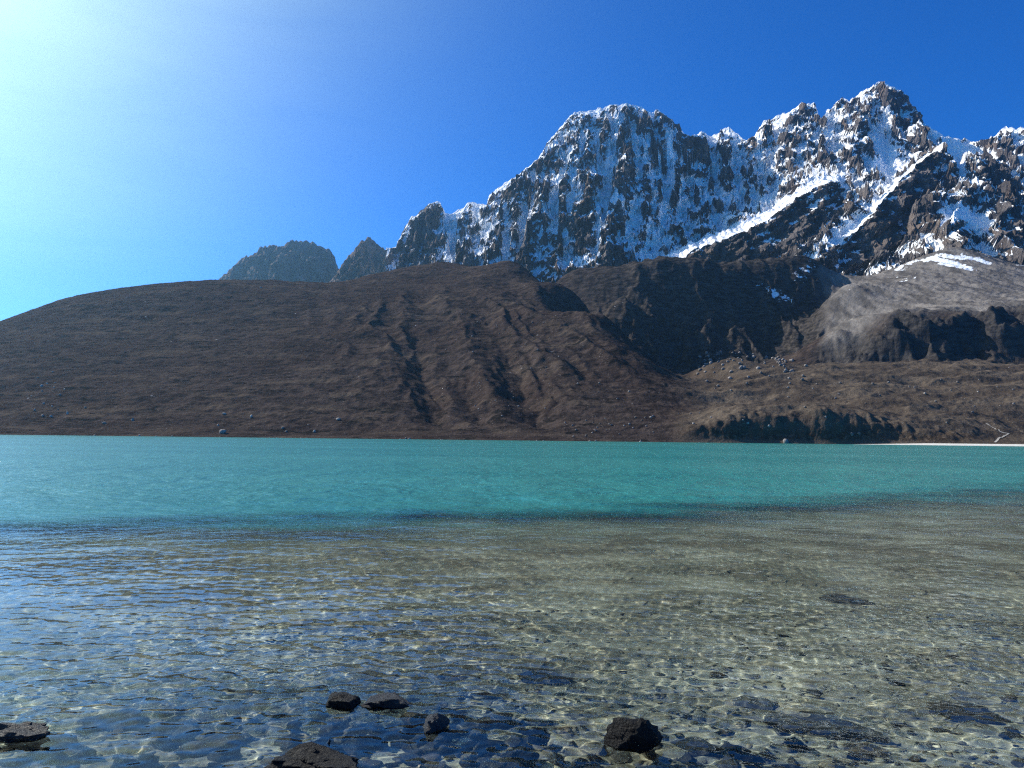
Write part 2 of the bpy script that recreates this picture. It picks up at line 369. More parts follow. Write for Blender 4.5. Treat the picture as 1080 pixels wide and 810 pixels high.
Dm = np.arange(1800, 3260, 2.3)
MX, MY, Mu = polar(404, 1260, 800, Dm)
MZ = mt_base(MX, MY)
MP = np.interp(MX / MY, [ucol(p) for p in range(380, 1300, 20)], np.arange(380, 1300, 20))

wx = 26 * fbm(MX / 170, MY / 170, 3, 101); wy = 26 * fbm(MX / 150, MY / 150, 3, 102)
cz = np.interp(MP, [c[0] for c in crest_px], [at(c[0], c[1], crestD(c[0]))[2] for c in crest_px])
behind = smooth(-10, 60, MY - crestD(MP))
facem = smooth(0, 160, np.maximum(cz - MZ, 0)) * .8 + .2
A = 1 - behind
n1 = ridged((MX + wx) / 120, (MY + wy) / 210, 4, 111) - .95
n2 = ridged((MX + .8 * wx + .35 * MY) / 52, (MY + .8 * wy - .35 * MX) / 70, 4, 121) - .95
n4 = ridged((MX + .55 * wx + 6 * perlin(MX / 25, MY / 40, 118)) / 54, (MY + .5 * wy) / 260, 4, 116, .6) - .95
n3 = ridged((MX + .4 * wy) / 20, MY / 26, 3, 131) - .9
# ribs standing out of the face: (px, py, metres towards the viewer)
ribs = [
    ([(604, 118, 0), (596, 150, -30), (575, 200, -45), (555, 245, -50), (545, 290, -60)], 1.7, 1.9),
    ([(566, 167, 0), (548, 200, -30), (528, 235, -35), (515, 280, -40)], 1.6, 1.8),
    ([(640, 112, 0), (628, 160, -25), (618, 205, -35), (612, 250, -40), (600, 290, -40)], 1.7, 1.9),
    ([(672, 112, 0), (668, 140, -30), (655, 175, -45), (645, 215, -45), (640, 250, -45), (628, 290, -50)], 1.6, 2.0),
    ([(690, 205, -15), (672, 245, -30), (660, 285, -40)], 1.7, 1.9),
    ([(693, 116, 0), (712, 150, -25), (706, 200, -30), (700, 240, -20)], 1.8, 1.9),
    ([(769, 132, 0), (764, 158, -40), (766, 190, -50), (760, 218, -40), (730, 246, -30)], 1.6, 2.2),
    ([(741, 136, 0), (738, 160, -25), (732, 195, -30)], 1.7, 2.0),
    ([(820, 122, 0), (826, 150, -40), (818, 175, -50), (800, 205, -40)], 1.6, 2.1),
    ([(847, 108, 0), (842, 135, -35), (836, 165, -45)], 1.7, 2.0),
    ([(871, 124, 0), (866, 145, -30), (868, 170, -30)], 1.7, 2.0),
    ([(913, 95, 0), (908, 120, -50), (903, 145, -60), (893, 175, -60), (880, 200, -45)], 1.5, 2.4),
    ([(964, 103, 0), (968, 130, -40), (966, 152, -40)], 1.6, 2.0),
    ([(925, 190, -15), (898, 215, -30), (882, 240, -30), (868, 268, -20)], 1.2, 1.9),
    ([(1033, 149, 0), (1025, 175, -40), (1015, 200, -50), (1010, 225, -60), (1000, 250, -60)], 1.5, 2.0),
    ([(1056, 145, 0), (1060, 175, -30), (1062, 210, -40), (1050, 240, -40)], 1.7, 2.0),
    ([(1071, 131, 0), (1085, 165, -30), (1100, 210, -40)], 1.6, 2.0),
    ([(457, 211, 0), (446, 235, -30), (436, 262, -40), (428, 285, -40)], 1.8, 2.2),
    ([(499, 212, 0), (496, 240, -30), (492, 285, -40)], 1.8, 2.2),
    ([(513, 206, 0), (507, 235, -35), (505, 285, -40)], 1.8, 2.2),
]
for pts, kl, kr in ribs:
    L = locate(mt_base, pts, 1750, 3150, crestD)
    d, z, e, s = seg_field(MX + .35 * wx + 5 * n2, MY, L, 190)
    k = np.where(s > 0, kr, kl)
    rid = z - .95 * k * d
    m = d < 1e8
    MZ = np.where(m, np.maximum(MZ, rid), MZ)
# couloirs cut into the face
coul = [
    ([(652, 125, 0), (648, 150, 0), (640, 180, 0), (632, 200, 0)], 18), ([(700, 140, 0), (708, 190, 0), (700, 225, 0), (690, 278, 0)], 20),
    ([(600, 165, 0), (584, 215, 0), (592, 245, 0), (606, 282, 0)], 16), ([(680, 160, 0), (690, 215, 0), (684, 265, 0)], 14),
    ([(752, 160, 0), (738, 225, 0)], 16), ([(797, 146, 0), (800, 170, 0), (808, 190, 0)], 22), ([(862, 140, 0), (855, 165, 0)], 14), ([(935, 120, 0), (935, 160, 0), (942, 185, 0)], 22),
    ([(476, 228, 0), (476, 255, 0), (472, 285, 0)], 22), ([(620, 135, 0), (605, 190, 0), (622, 240, 0)], 12), ([(885, 140, 0), (878, 170, 0)], 14), ([(655, 220, 0), (662, 250, 0), (668, 285, 0)], 12),
]
snow_c = np.zeros_like(MZ)
for pts, dep in coul:
    L = locate(mt_base, pts, 1750, 3150, crestD)
    d, z, e, s = seg_field(MX + .3 * wx, MY, L, 60)
    w = dep * 1.3
    MZ = MZ - np.where(d < 1e8, dep * np.clip(1 - d / w, 0, 1), 0)
    snow_c = np.maximum(snow_c, np.where(d < 1e8, np.clip(1.3 - d / (w * .8), 0, 1), 0))
benches = [([(790, 222), (815, 205), (840, 185)], 22), ([(920, 185), (940, 168)], 30),
    ([(990, 142), (1010, 155), (1020, 165)], 40), ([(1000, 160), (1010, 175)], 22), ([(930, 145), (938, 170), (945, 185)], 34),
    ([(1000, 240), (1015, 228), (1035, 236)], 30), ([(860, 272), (890, 266), (905, 264)], 9), ([(513, 206), (545, 184), (566, 168), (580, 148)], 7), ([(604, 119), (640, 113), (676, 112)], 9)]
bench = soft_strokes(MX + .3 * wx, MY + .3 * wy, benches, mt_base, 1750, 3150, 0)
calm = 1 - .85 * np.clip(bench, 0, 1)
# crest line
L = [tuple(at(px, py, crestD(px))) for px, py in crest_px]
d, z, e, s = seg_field(MX, MY, L, 140)
cr = z - np.where(MY > crestD(MP), 1.1, 1.12) * np.maximum(d - 1, 0) + np.where(d > 6, np.minimum(d / 20, 1) * (5 * n3 + 8 * n2), 0)
MZ = np.where(d < 1e8, np.maximum(MZ, cr), MZ)
# rock strata: ledges rising to the right
cdist = smooth(0, 70, np.abs(MY - crestD(MP)) + 25)
far_ = smooth(15, 90, np.maximum(cz - MZ, 0))
MZ = MZ + A * calm * (.12 + .88 * far_) * (24 * n1 + 9 * n2 + 6 * n3 + 44 * n4) + A * (.35 + .65 * far_) * (4 * (ridged((MX + .3 * wy) / 9.5, MY / 17, 2, 145) - .85) + 3 * fbm(MX / 6, MY / 7, 2, 141))
q = (MZ * 1.0 - .42 * MX + 12 * fbm(MX / 60, MY / 60, 3, 151)) / 27.0
strat = np.sin(2 * math.pi * q) + .5 * np.sin(2 * math.pi * q * 2.3 + 1)
stm = smooth(-.4, .3, fbm(MX / 140, MY / 140, 2, 152) + .25 * smooth(800, 860, MP))
MZ = MZ + A * calm * facem * 3.8 * strat * stm
# two snow terraces with dark cliffs below their edges
def terrace(edge, sb, w, sf, fd, nz):
    global MZ, ter_snow, ter_bare
    e = np.array(edge); De = np.interp(MP, e[:, 0], e[:, 2]); py = np.interp(MP, e[:, 0], e[:, 1])
    zz = np.interp(MP, e[:, 0], [at(a, b, c)[2] for a, b, c in edge]) + nz * fbm(MX / 26, MY / 400, 4, 171)
    De = De + 14 * fbm(MX / 45, MY / 400, 3, 172)
    endm = smooth(e[0, 0] - 6, e[0, 0] + 10, MP) * (1 - smooth(e[-1, 0] - 12, e[-1, 0] + 4, MP))
    t = MY - De
    back = zz + sb * t + 5 * n3 * smooth(5, 40, t) + 6 * n2 * smooth(20, 80, t); wb = (t >= 0) * (1 - smooth(w * .6, w * 1.4, t)) * endm
    fr = zz + sf * t + smooth(0, 30, -t) * (12 * n2 + 8 * n3); wf = (t < 0) * (1 - smooth(fd * .5, fd, -t)) * endm
    MZ = MZ * (1 - wb - wf) + back * wb + fr * wf
    lip = 1 - smooth(w * .45, w * 1.05, t + 22 * fbm(MX / 40, MY / 40, 3, 173))
    ter_snow = np.maximum(ter_snow, wb * lip * 1.2)
    ter_bare = np.maximum(ter_bare, wf * smooth(3, 14, -t))
ter_snow = np.zeros_like(MZ); ter_bare = np.zeros_like(MZ)
terrace([(688, 284, 2290), (704, 279, 2300), (735, 263, 2310), (770, 250, 2315), (800, 238, 2320), (828, 220, 2325), (850, 204, 2330), (872, 194, 2340), (898, 189, 2350)], .62, 100, 1.9, 150, 7)
terrace([(874, 266, 2130), (898, 251, 2150), (920, 229, 2170), (940, 206, 2200), (960, 185, 2240), (985, 163, 2290), (1004, 155, 2330)], .55, 62, 2.1, 190, 7)
# nothing in front of or behind the crest may stand above the traced skyline
lim = np.interp(MP, [c[0] for c in crest_px], [at(c[0], c[1], 1000.0)[2] - 1.6 for c in crest_px]) / 1000 * MY + 1.6
MZ = np.where(d > 3, np.minimum(MZ, lim - 2.5), np.minimum(MZ, lim))

def face_detail(X, Y, Z, seed, amp=1.0, hold=None):
    """push steep faces in and out along the sight-independent y axis: blocks, ledges and inclined strata"""
    zx, zy = slope_of(X, Y, blur(Z, 5)); st = smooth(.55, 1.5, np.hypot(zx, zy))
    ca, sa = math.cos(RAD(32)), math.sin(RAD(32)); a = X * ca + Z * sa; b = -X * sa + Z * ca
    w = 14 * fbm(X / 60, Z / 60, 3, seed); a = a + w; b = b + .6 * w
    d = 24 * (ridged(a / 130, b / 80, 4, seed + 1, .6) - .95) + 12 * fbm(a / 60, b / 13, 3, seed + 2) + 13 * (ridged((X + w) / 42, (Z - w) / 40, 3, seed + 3) - .9) + 5 * (ridged((X + w) / 13, Z / 12, 2, seed + 5) - .85)
    d = d * st * amp
    if hold is not None: d = d * hold
    return Y - d, X + 4 * fbm(X / 14, Z / 14, 2, seed + 4) * st, d
def grid_normal(X, Y, Z):
    P = np.stack([X, Y, Z], -1); du = np.gradient(P, axis=1); dv = np.gradient(P, axis=0)
    n = np.cross(du, dv); n /= np.linalg.norm(n, axis=-1, keepdims=True) + 1e-12
    return n
MY0 = MY.copy(); MX0 = MX.copy()
B1 = blur(MZ, 9); bx, by = slope_of(MX, MY, B1); bslope = np.hypot(bx, by)
MY, MX, mdisp = face_detail(MX0, MY0, MZ, 201, 1.0, (1 - np.clip(ter_snow, 0, 1)) * calm * (.35 + .65 * smooth(8, 60, np.maximum(cz - MZ, 0))))
nrm = grid_normal(MX, MY, MZ)
slope = np.sqrt(np.clip(1 - nrm[..., 2] ** 2, 0, 1)) / np.maximum(nrm[..., 2], .25)
conc = np.clip((blur(MZ, 14) - MZ) / 14, -1, 1) * .8 + np.clip((blur(mdisp, 6) - mdisp) / 9, -1, 1) * .7
alt = smooth(420, 800, MZ)
sn_n = fbm(MX / 60, MZ / 75, 4, 161)
fn_ = fbm(MX / 15, MZ / 17, 3, 162)
snow = -.26 * np.clip(slope, 0, 3.5) - .10 * bslope + .42 * conc + .38 * sn_n + .18 * fn_ + .14 * strat * stm + .25 * (alt - .6)
streak = ridged((MX + .5 * wx) / 30, (MZ + wy) / 210, 2, 163) - .95; snow = snow + .26 * np.clip(streak, -.3, .6) * smooth(.6, 1.3, bslope)
vis = (MY0 < crestD(MP)) & (MZ > 330)
snow = .53 + (snow - np.quantile(snow[vis], .29)) * .95
snow = np.maximum(snow, snow_c * (.75 + .3 * sn_n))
snow = np.maximum(snow, bench * (.85 + .35 * sn_n)); dipA = MX * .85 + MZ * .53; dipB = -MX * .53 + MZ * .85
snow = snow + ter_bare * (-.40 + .62 * fbm(dipA / 110, dipB / 13, 3, 181)); snow = np.maximum(snow, ter_snow)
# bare dark cliffs
def bare(pts, w, amt):
    global snow
    L = locate(mt_base, [(a, b, 0) for a, b in pts], 1750, 3150, crestD)
    d, *_ = seg_field(MX0 + .4 * wx, MY0, L, w * 2)
    snow = snow - np.where(d < 1e8, amt * np.clip(1.5 - 1.2 * d / w, 0, 1), 0)
for pts, w, amt in [([(760, 270), (800, 262), (840, 245), (858, 225)], 60, .6), ([(930, 245), (960, 225), (985, 205)], 70, .5), ([(610, 225), (618, 255)], 40, .35), ([(742, 155), (740, 185)], 35, .4),
        ([(702, 128), (718, 142)], 40, .5), ([(930, 110), (960, 125)], 38, .4), ([(845, 120), (850, 135)], 25, .3), ([(1040, 180), (1060, 200), (1070, 240)], 60, .35), ([(590, 255), (560, 275)], 50, .3), ([(440, 250), (455, 262)], 60, .4)]:
    bare(pts, w, amt)
snow = np.where(MP < 470, snow - .25 * smooth(470, 440, MP), snow)

def mountain_material(nm, rock_a, rock_b):
    N = NT(nm); p = N.pos()
    nz = N.noise(p, .05, 6, .7); nf = N.noise(p, .24, 4, .75)
    rock = N.mix(N.ramp(N.noise(N.pos((.02, .02, .012)), 1, 6, .65), .35, .65), rock_a, rock_b)
    rock = N.mix(N.math('MULTIPLY', N.ramp(nf, .5, .66), .6), rock, tuple(c * .5 for c in rock_a))
    rock = N.mix(N.math('MULTIPLY', N.ramp(N.noise(N.pos((.006, .006, .01)), 1, 3, .5), .5, .65), .5), rock, (.21, .15, .11))
    v = N.math('ADD', N.attr('snow'), N.math('ADD', N.math('MULTIPLY', N.math('SUBTRACT', nz, .5), .75), N.math('MULTIPLY', N.math('SUBTRACT', nf, .5), .75)))
    sn = N.ramp(v, .50, .565)
    c = N.mix(sn, rock, (.93, .935, .945))
    b = N.n('BsdfPrincipled'); N.l(c, b.inputs['Base Color']); b.inputs['Specular IOR Level'].default_value = 0
    b.inputs['Roughness'].default_value = 1
    hgt = N.math('MULTIPLY', N.math('ADD', N.noise(p, .10, 6, .7), N.math('MULTIPLY', N.noise(N.pos((.05, .05, .02)), 1, 4, .6), 1.5)), N.math('SUBTRACT', 1.0, N.math('MULTIPLY', sn, .65)))
    N.l(N.bump(hgt, 1.0, 9.0), b.inputs['Normal'])
    N.l(b.outputs[0], N.out.inputs[0]); return N.m
mt_mat = mountain_material('rock_and_snow', (.066, .060, .062), (.20, .172, .16))
mme = grid_mesh('mountain', MX, MY, MZ); attr(mme, 'snow', snow)
mme.polygons.foreach_set('use_smooth', np.zeros(len(mme.polygons), bool))
mountain = link('mountain', mme, mt_mat, 'structure')

# far bare peaks to the left
def peak(px0, px1, line, D, base_py, seed, depth=900):
    global PKX
    Dp = np.arange(D - depth, D + 380, 5.0)
    X, Y, u = polar(px0, px1, int((px1 - px0) * 1.1), Dp)
    P = np.interp(X / Y, [ucol(p) for p in range(100, 600, 10)], np.arange(100, 600, 10))
    _x = np.arange(line[0][0], line[-1][0], 1.5); _y = np.interp(_x, [c[0] for c in line], [c[1] for c in line]) + 4.0 * perlin(_x / 7, _x * 0 + .4, seed) + 2.4 * perlin(_x / 2.7, _x * 0 + 3.3, seed + 1)
    line = [(float(a), float(b)) for a, b in zip(_x, _y)]; L = [tuple(at(a, b, D)) for a, b in line]
    d, z, e, s = seg_field(X, Y, L, 2500)
    w = 40 * fbm(X / 200, Y / 200, 3, seed)
    n = ridged((X + w) / 120, (Y) / 420, 3, seed + 1) - .95
    m = ridged((X + .5 * w) / 48, Y / 150, 3, seed + 2) - .95
    k = np.where(Y > D, 1.0, 1.25)
    Z = z - k * np.maximum(d - 2, 0) + np.minimum(d / 30, 1) * (42 * n + 22 * m) + 4 * fbm(X / 14, Y / 14, 3, seed + 4)
    lim = np.interp(P, [c[0] for c in line], [at(c[0], c[1], 1000.)[2] - 1.6 for c in line]) / 1000 * Y + 1.6
    Z = np.maximum(Z, -3)
    Z = np.minimum(Z, np.where(d > 6, lim - 3, lim + 6 * (m > .2)))
    zx, zy = slope_of(X, Y, Z); sb = blur(Z, 6)
    Y, X, dd = face_detail(X, Y, Z, seed + 9, 1.3, np.clip(d / 60, .2, 1))
    me = grid_mesh('mountain', X, Y, Z)
    attr(me, 'snow', .12 + .22 * (1.2 - np.hypot(zx, zy)) + .25 * fbm(X / 90, Y / 90, 3, seed + 6) + .2 * np.clip((sb - Z) / 10, -1, 1))
    return me
pk_mat = mountain_material('bare_rock', (.10, .078, .068), (.20, .155, .13))
link('mountain', peak(170, 372, [(150, 330), (200, 306), (225, 296), (240, 283), (260, 268), (280, 257), (295, 258), (304, 255), (313, 252), (320, 253), (327, 254), (334, 259), (341, 261), (345, 264), (347, 261), (354, 276), (358, 284), (370, 300), (390, 320)], 4200, 300, 301), pk_mat, 'structure')
link('mountain', peak(335, 452, [(335, 310), (350, 290), (358, 279), (366, 265), (375, 258), (384, 251), (391, 249), (398, 257), (407, 261), (413, 262), (425, 270), (440, 278), (460, 300)], 3700, 300, 401), pk_mat, 'structure')

# ================================================================== LAKE: bed, water
rng = np.random.default_rng(11)
def drop_line(x):
    return 16.6 + np.where(x > 0, .62 * np.minimum(x, 24), .28 * np.maximum(x, -14))
def bed_h(x, y):
    z = np.interp(y, [-6, 0.5, 1.7, 3, 4, 5.5, 8, 12, 17, 22, 40], [.9, .2, .02, -.2, -.32, -.46, -.62, -.8, -.95, -1.1, -1.3])
    z = z + .05 * fbm(x / 2.6, y / 1.9, 3, 500) + .02 * np.sin(x * .35)
    z = z + .17 * np.exp(-((x + .55) / 1.1) ** 2 - ((y - 4.05) / .5) ** 2) + .12 * np.exp(-((x + 2.6) / .6) ** 2 - ((y - 4.1) / .4) ** 2) + .06 * np.exp(-((x - 1.0) / 1.5) ** 2 - ((y - 4.0) / .5) ** 2)
    return z - 2.2 * smooth(0, 10, y - drop_line(x) - 4.5 - .2 * np.maximum(x, 0))
def cells(x, y, s, seed):
    """distance to the nearest of the scattered cell points, and that cell's random number"""
    gx = np.floor(x / s); gy = np.floor(y / s); best = np.full(x.shape, 9.0); idn = np.zeros(x.shape)
    for i in (-1, 0, 1):
        for j in (-1, 0, 1):
            h = _hash(gx + i, gy + j, seed); hx = (h & 0xFFFF) / 65536.0; hy = ((h >> 16) & 0xFFFF) / 65536.0
            d = np.hypot((gx + i + hx) - x / s, (gy + j + hy) - y / s); r = ((h * 7919) & 0xFFFF) / 65536.0
            m = d < best; best = np.where(m, d, best); idn = np.where(m, r, idn)
    return best, idn
def fan(y, u0, u1, n):
    u = np.linspace(u0, u1, n); Y = np.repeat(y[:, None], n, 1); return (Y + 3.0) * u[None], Y
yb = [-2.6]
while yb[-1] < 44: yb.append(yb[-1] + min(max(.012, .0011 * yb[-1] ** 2), .5))
BX, BY = fan(np.array(yb), -1.0, 1.0, 820)
w1 = .05 * fbm(BX / .3, BY / .3, 2, 510); w2 = .05 * fbm(BX / .3, BY / .3, 2, 511)
c1, i1 = cells(BX + w1, BY + w2, .16, 512); c2, i2 = cells(BX + w2, BY + w1, .07, 513)
patch = smooth(-.25, .35, fbm(BX / 1.3, BY / 1.0, 3, 514))
cob = np.clip(1 - (c1 / .62) ** 2, 0, 1) ** .6 * (i1 > .35) * (i1 - .2); peb = np.clip(1 - (c2 / .6) ** 2, 0, 1) ** .6
BZ = bed_h(BX, BY) + .055 * cob * patch + .016 * peb * (.4 + .6 * patch)
bme = grid_mesh('lake_bed', BX, BY, BZ)
tone = np.where(cob * patch > .05, i1, .35 + .4 * i2 * (peb > .15)); attr(bme, 'tone', tone); attr(bme, 'stony', patch); attr(bme, 'silt_and_light', smooth(-5 - .15 * np.maximum(BX, 0), 1, BY - drop_line(BX)))
N = NT('stony_lake_bed'); p = N.pos()
silt_and_light = N.mix(N.ramp(N.noise(N.pos((.6, .9, 1)), 1, 4, .6), .35, .65), (.20, .187, .152), (.40, .362, .29))
ramp = N.n('ValToRGB'); N.l(N.attr('tone'), ramp.inputs[0]); e = ramp.color_ramp.elements; e[0].position = .1; e[0].color = (.03, .03, .033, 1); e[1].position = 1; e[1].color = (.46, .40, .29, 1)
for ps, c in ((.3, (.13, .12, .10)), (.5, (.24, .21, .155)), (.68, (.10, .097, .092)), (.82, (.33, .27, .2))): x = e.new(ps); x.color = (*c, 1)
c = N.mix(N.math('MULTIPLY', N.attr('stony'), .85), silt_and_light, ramp.outputs[0])
c = N.mix(N.math('MULTIPLY', N.ramp(N.noise(p, 26, 4, .7), .5, .68), .5), c, (.06, .056, .048))
c = N.mix(N.attr('silt_and_light'), c, (.26, .32, .26)); b = N.n('BsdfPrincipled'); N.l(c, b.inputs['Base Color']); b.inputs['Roughness'].default_value = .8; b.inputs['Specular IOR Level'].default_value = .2  # pale greenish band before the drop-off, painted in to make up for missing sunlight
N.l(N.bump(N.noise(p, 40, 4, .65), .5, .02), b.inputs['Normal']); N.l(b.outputs[0], N.out.inputs[0])
bed = link('lake_bed', bme, N.m, 'structure'); bed.cycles.is_caustics_receiver = True

# water surface: one sheet, real waves near the shore, finer ripples in the material far out
yw = [-1.2]
while yw[-1] < 640: yw.append(yw[-1] + max(.0095, min(.00042 * yw[-1] ** 2, .12 + .00065 * max(0, yw[-1] - 16) ** 2)))
yw = np.array(yw)
WX, WY = fan(yw, -1.0, 1.0, 1250)
WZ = np.zeros_like(WX)
dy = np.gradient(yw)[:, None]; dx = ((yw + 3) * 2.0 / 1250)[:, None]
for i in range(110):
    lam = .058 * 10 ** (rng.random() ** 1.3 * 1.15)
    k = 2 * math.pi / lam; th = RAD(-97 + rng.normal() * 42 + (180 if rng.random() < .15 else 0))
    a = .0132 / k * (1.5 if .075 < lam < .22 else .6) * rng.uniform(.5, 1.4)
    kx, ky = k * math.cos(th), k * math.sin(th); ph = rng.random() * 6.283
    fil = np.exp(-((kx * dx) ** 2 + (ky * dy) ** 2) / 3.0)
    WZ += a * fil * np.sin(kx * WX + ky * WY + ph + .5 * perlin(WX / 1.7, WY / 1.7, 600 + i % 5))
for i in range(26):                                       # longer wavelets, away from the shore
    lam = .8 * 10 ** (rng.random() * .55); k = 2 * math.pi / lam; th = RAD(-97 + rng.normal() * 24)
    a = .017 / k * rng.uniform(.5, 1.4); kx, ky = k * math.cos(th), k * math.sin(th); ph = rng.random() * 6.283
    WZ += a * np.exp(-((kx * dx) ** 2 + (ky * dy) ** 2) / 3.0) * smooth(7, 20, WY) * np.sin(kx * WX + ky * WY + ph + .8 * perlin(WX / 6, WY / 6, 650 + i % 4))
WZ *= (.75 + .45 * fbm(WX / 3.5, WY / 2.2, 2, 620))
wme = grid_mesh('water', WX, WY, WZ)
murk = smooth(-2.6 - .14 * np.maximum(WX, 0), 2.4 + .2 * np.maximum(WX, 0), WY - drop_line(WX) + 1.7 * fbm(WX / 4.5, WY / 3, 3, 630)); murk = np.where(murk < .004, 0, murk); murk = np.where(murk > .995, 1, murk)
attr(wme, 'murk', murk); attr(wme, 'far', smooth(6, 24, WY) + 0 * WX)
N = NT('lake_water'); far = N.attr('far')
def rip(sx, sy, sc_, det): return N.noise(N.pos((sx, sy, 1)), sc_, det, .6, .3)
h = N.math('ADD', N.math('ADD', N.math('MULTIPLY', rip(.8, 1, 7, 2), .16), N.math('MULTIPLY', rip(.8, 1, 2.4, 3), .6)), N.math('ADD', N.math('MULTIPLY', rip(1, .55, .5, 3), 1.5), N.math('MULTIPLY', rip(1, .4, .12, 2), 2.2)))
bmp = N.n('Bump'); bmp.inputs['Distance'].default_value = .27; N.l(N.math('MULTIPLY', far, .75), bmp.inputs['Strength']); N.l(h, bmp.inputs['Height'])
gl = N.n('BsdfGlass'); gl.inputs['IOR'].default_value = 1.333; gl.inputs['Roughness'].default_value = 0; gl.inputs['Color'].default_value = (.90, .98, .94, 1)
mu = N.n('BsdfPrincipled'); mu.inputs['IOR'].default_value = 1.333; mu.inputs['Roughness'].default_value = .24
tq = N.mix(N.ramp(N.noise(N.pos((.01, .03, 1)), 1, 4, .6), .35, .65), (.02, .165, .15), (.04, .215, .192)); N.l(tq, mu.inputs['Base Color'])
N.l(bmp.outputs[0], mu.inputs['Normal']); N.l(bmp.outputs[0], gl.inputs['Normal'])
mx = N.n('MixShader'); wn = N.n('TexWhiteNoise'); N.l(N.pos((37, 41, 1)), wn.inputs['Vector']); N.l(N.math('GREATER_THAN', N.attr('murk'), N.math('MULTIPLY', wn.outputs['Value'], .995)), mx.inputs[0]); N.l(gl.outputs[0], mx.inputs[1]); N.l(mu.outputs[0], mx.inputs[2]); N.l(mx.outputs[0], N.out.inputs[0])
water = link('water', wme, N.m, 'structure'); water.cycles.is_caustics_caster = True
# the far side of the lake sheet, out to the opposite shore
fx = np.linspace(-1500, 1500, 60)

# ================================================================== ROCKS
def rock_mesh(name, seed, sub=3, planes=13, flat=1.0, rough=.06):
    r = np.random.default_rng(seed)
    bm = bmesh.new(); bmesh.ops.create_icosphere(bm, subdivisions=sub, radius=1)
    V = np.array([v.co[:] for v in bm.verts])
    n = r.normal(size=(planes, 3)); n /= np.linalg.norm(n, axis=1, keepdims=True); d = r.uniform(.55, .95, planes)
    q = V @ n.T; rad = np.min(np.where(q > .05, d / np.maximum(q, .05), 9), axis=1); rad = np.minimum(rad, 1.15)
    rad *= 1 + rough * (fbm(V[:, 0] * 2.2 + V[:, 2] * 1.7 + seed, V[:, 1] * 2.2 - V[:, 2] * 1.3, 4, seed))
    V = V * rad[:, None]; lo, hi = V.min(0), V.max(0); V = (V - (lo + hi) / 2) / (hi - lo) * np.array([1, 1, 1])
    for v, c in zip(bm.verts, V): v.co = c
    me = bpy.data.meshes.new(name); bm.to_mesh(me); bm.free()
    me.polygons.foreach_set('use_smooth', np.ones(len(me.polygons), bool))
    if sub >= 3:
        me.set_sharp_from_angle(angle=RAD(32))
    return me                                             # unit size box, centred
def stone_mat(nm, a, b_, rough=.75, spec=.35, sc_=3.0, speck=(.3, .28, .24)):
    N = NT(nm); p = N.objpos(); rn = N.n('ObjectInfo').outputs['Random']
    c = N.mix(N.ramp(N.noise(p, sc_, 5, .65), .35, .65), a, b_)
    c = N.mix(N.math('MULTIPLY', N.ramp(N.noise(p, sc_ * 9, 3, .7), .6, .7), .5), c, speck)
    hs_ = N.n('HueSaturation'); N.l(c, hs_.inputs['Color']); N.setv(hs_.inputs['Value'], N.math('ADD', N.math('MULTIPLY', rn, .7), .65))
    b = N.n('BsdfPrincipled'); N.l(hs_.outputs[0], b.inputs['Base Color']); b.inputs['Roughness'].default_value = rough; b.inputs['Specular IOR Level'].default_value = spec
    N.l(N.bump(N.noise(p, sc_ * 4, 5, .7), .7, .06), b.inputs['Normal']); N.l(b.outputs[0], N.out.inputs[0]); return N.m
wet_dark = stone_mat('wet_dark_rock', (.006, .006, .007), (.014, .0135, .014), .5, .12, speck=(.022, .021, .02))
grey_rock = stone_mat('grey_rock', (.06, .058, .056), (.13, .12, .11), .6)
blue_rock = stone_mat('slate_rock', (.016, .018, .024), (.04, .042, .047), .5, .2)
sub_dark = stone_mat('submerged_dark_rock', (.035, .035, .038), (.085, .082, .08), .6, .2)
tan_rock = stone_mat('tan_rock', (.20, .165, .12), (.36, .31, .24), .7)
pale_rock = stone_mat('pale_rock', (.34, .32, .29), (.5, .47, .42), .8, .2)
brown_rock = stone_mat('brown_rock', (.09, .07, .055), (.17, .135, .1), .7)
def place(name, me, mat, loc, size, rot, label, cat='rock', group=None):
    o = bpy.data.objects.new(name, me.copy() if me.materials and me.materials[0] is not mat else me)
    if not o.data.materials: o.data.materials.append(mat)
    COL.objects.link(o); o.location = loc; o.scale = size; o.rotation_euler = rot
    o['label'] = label; o['category'] = cat
    if group: o['group'] = group
    return o
def on_water(px, py, z=0.0):
    r = ray(px, py); D = (z - CAM[2]) / r[2]; return CAM + r * D
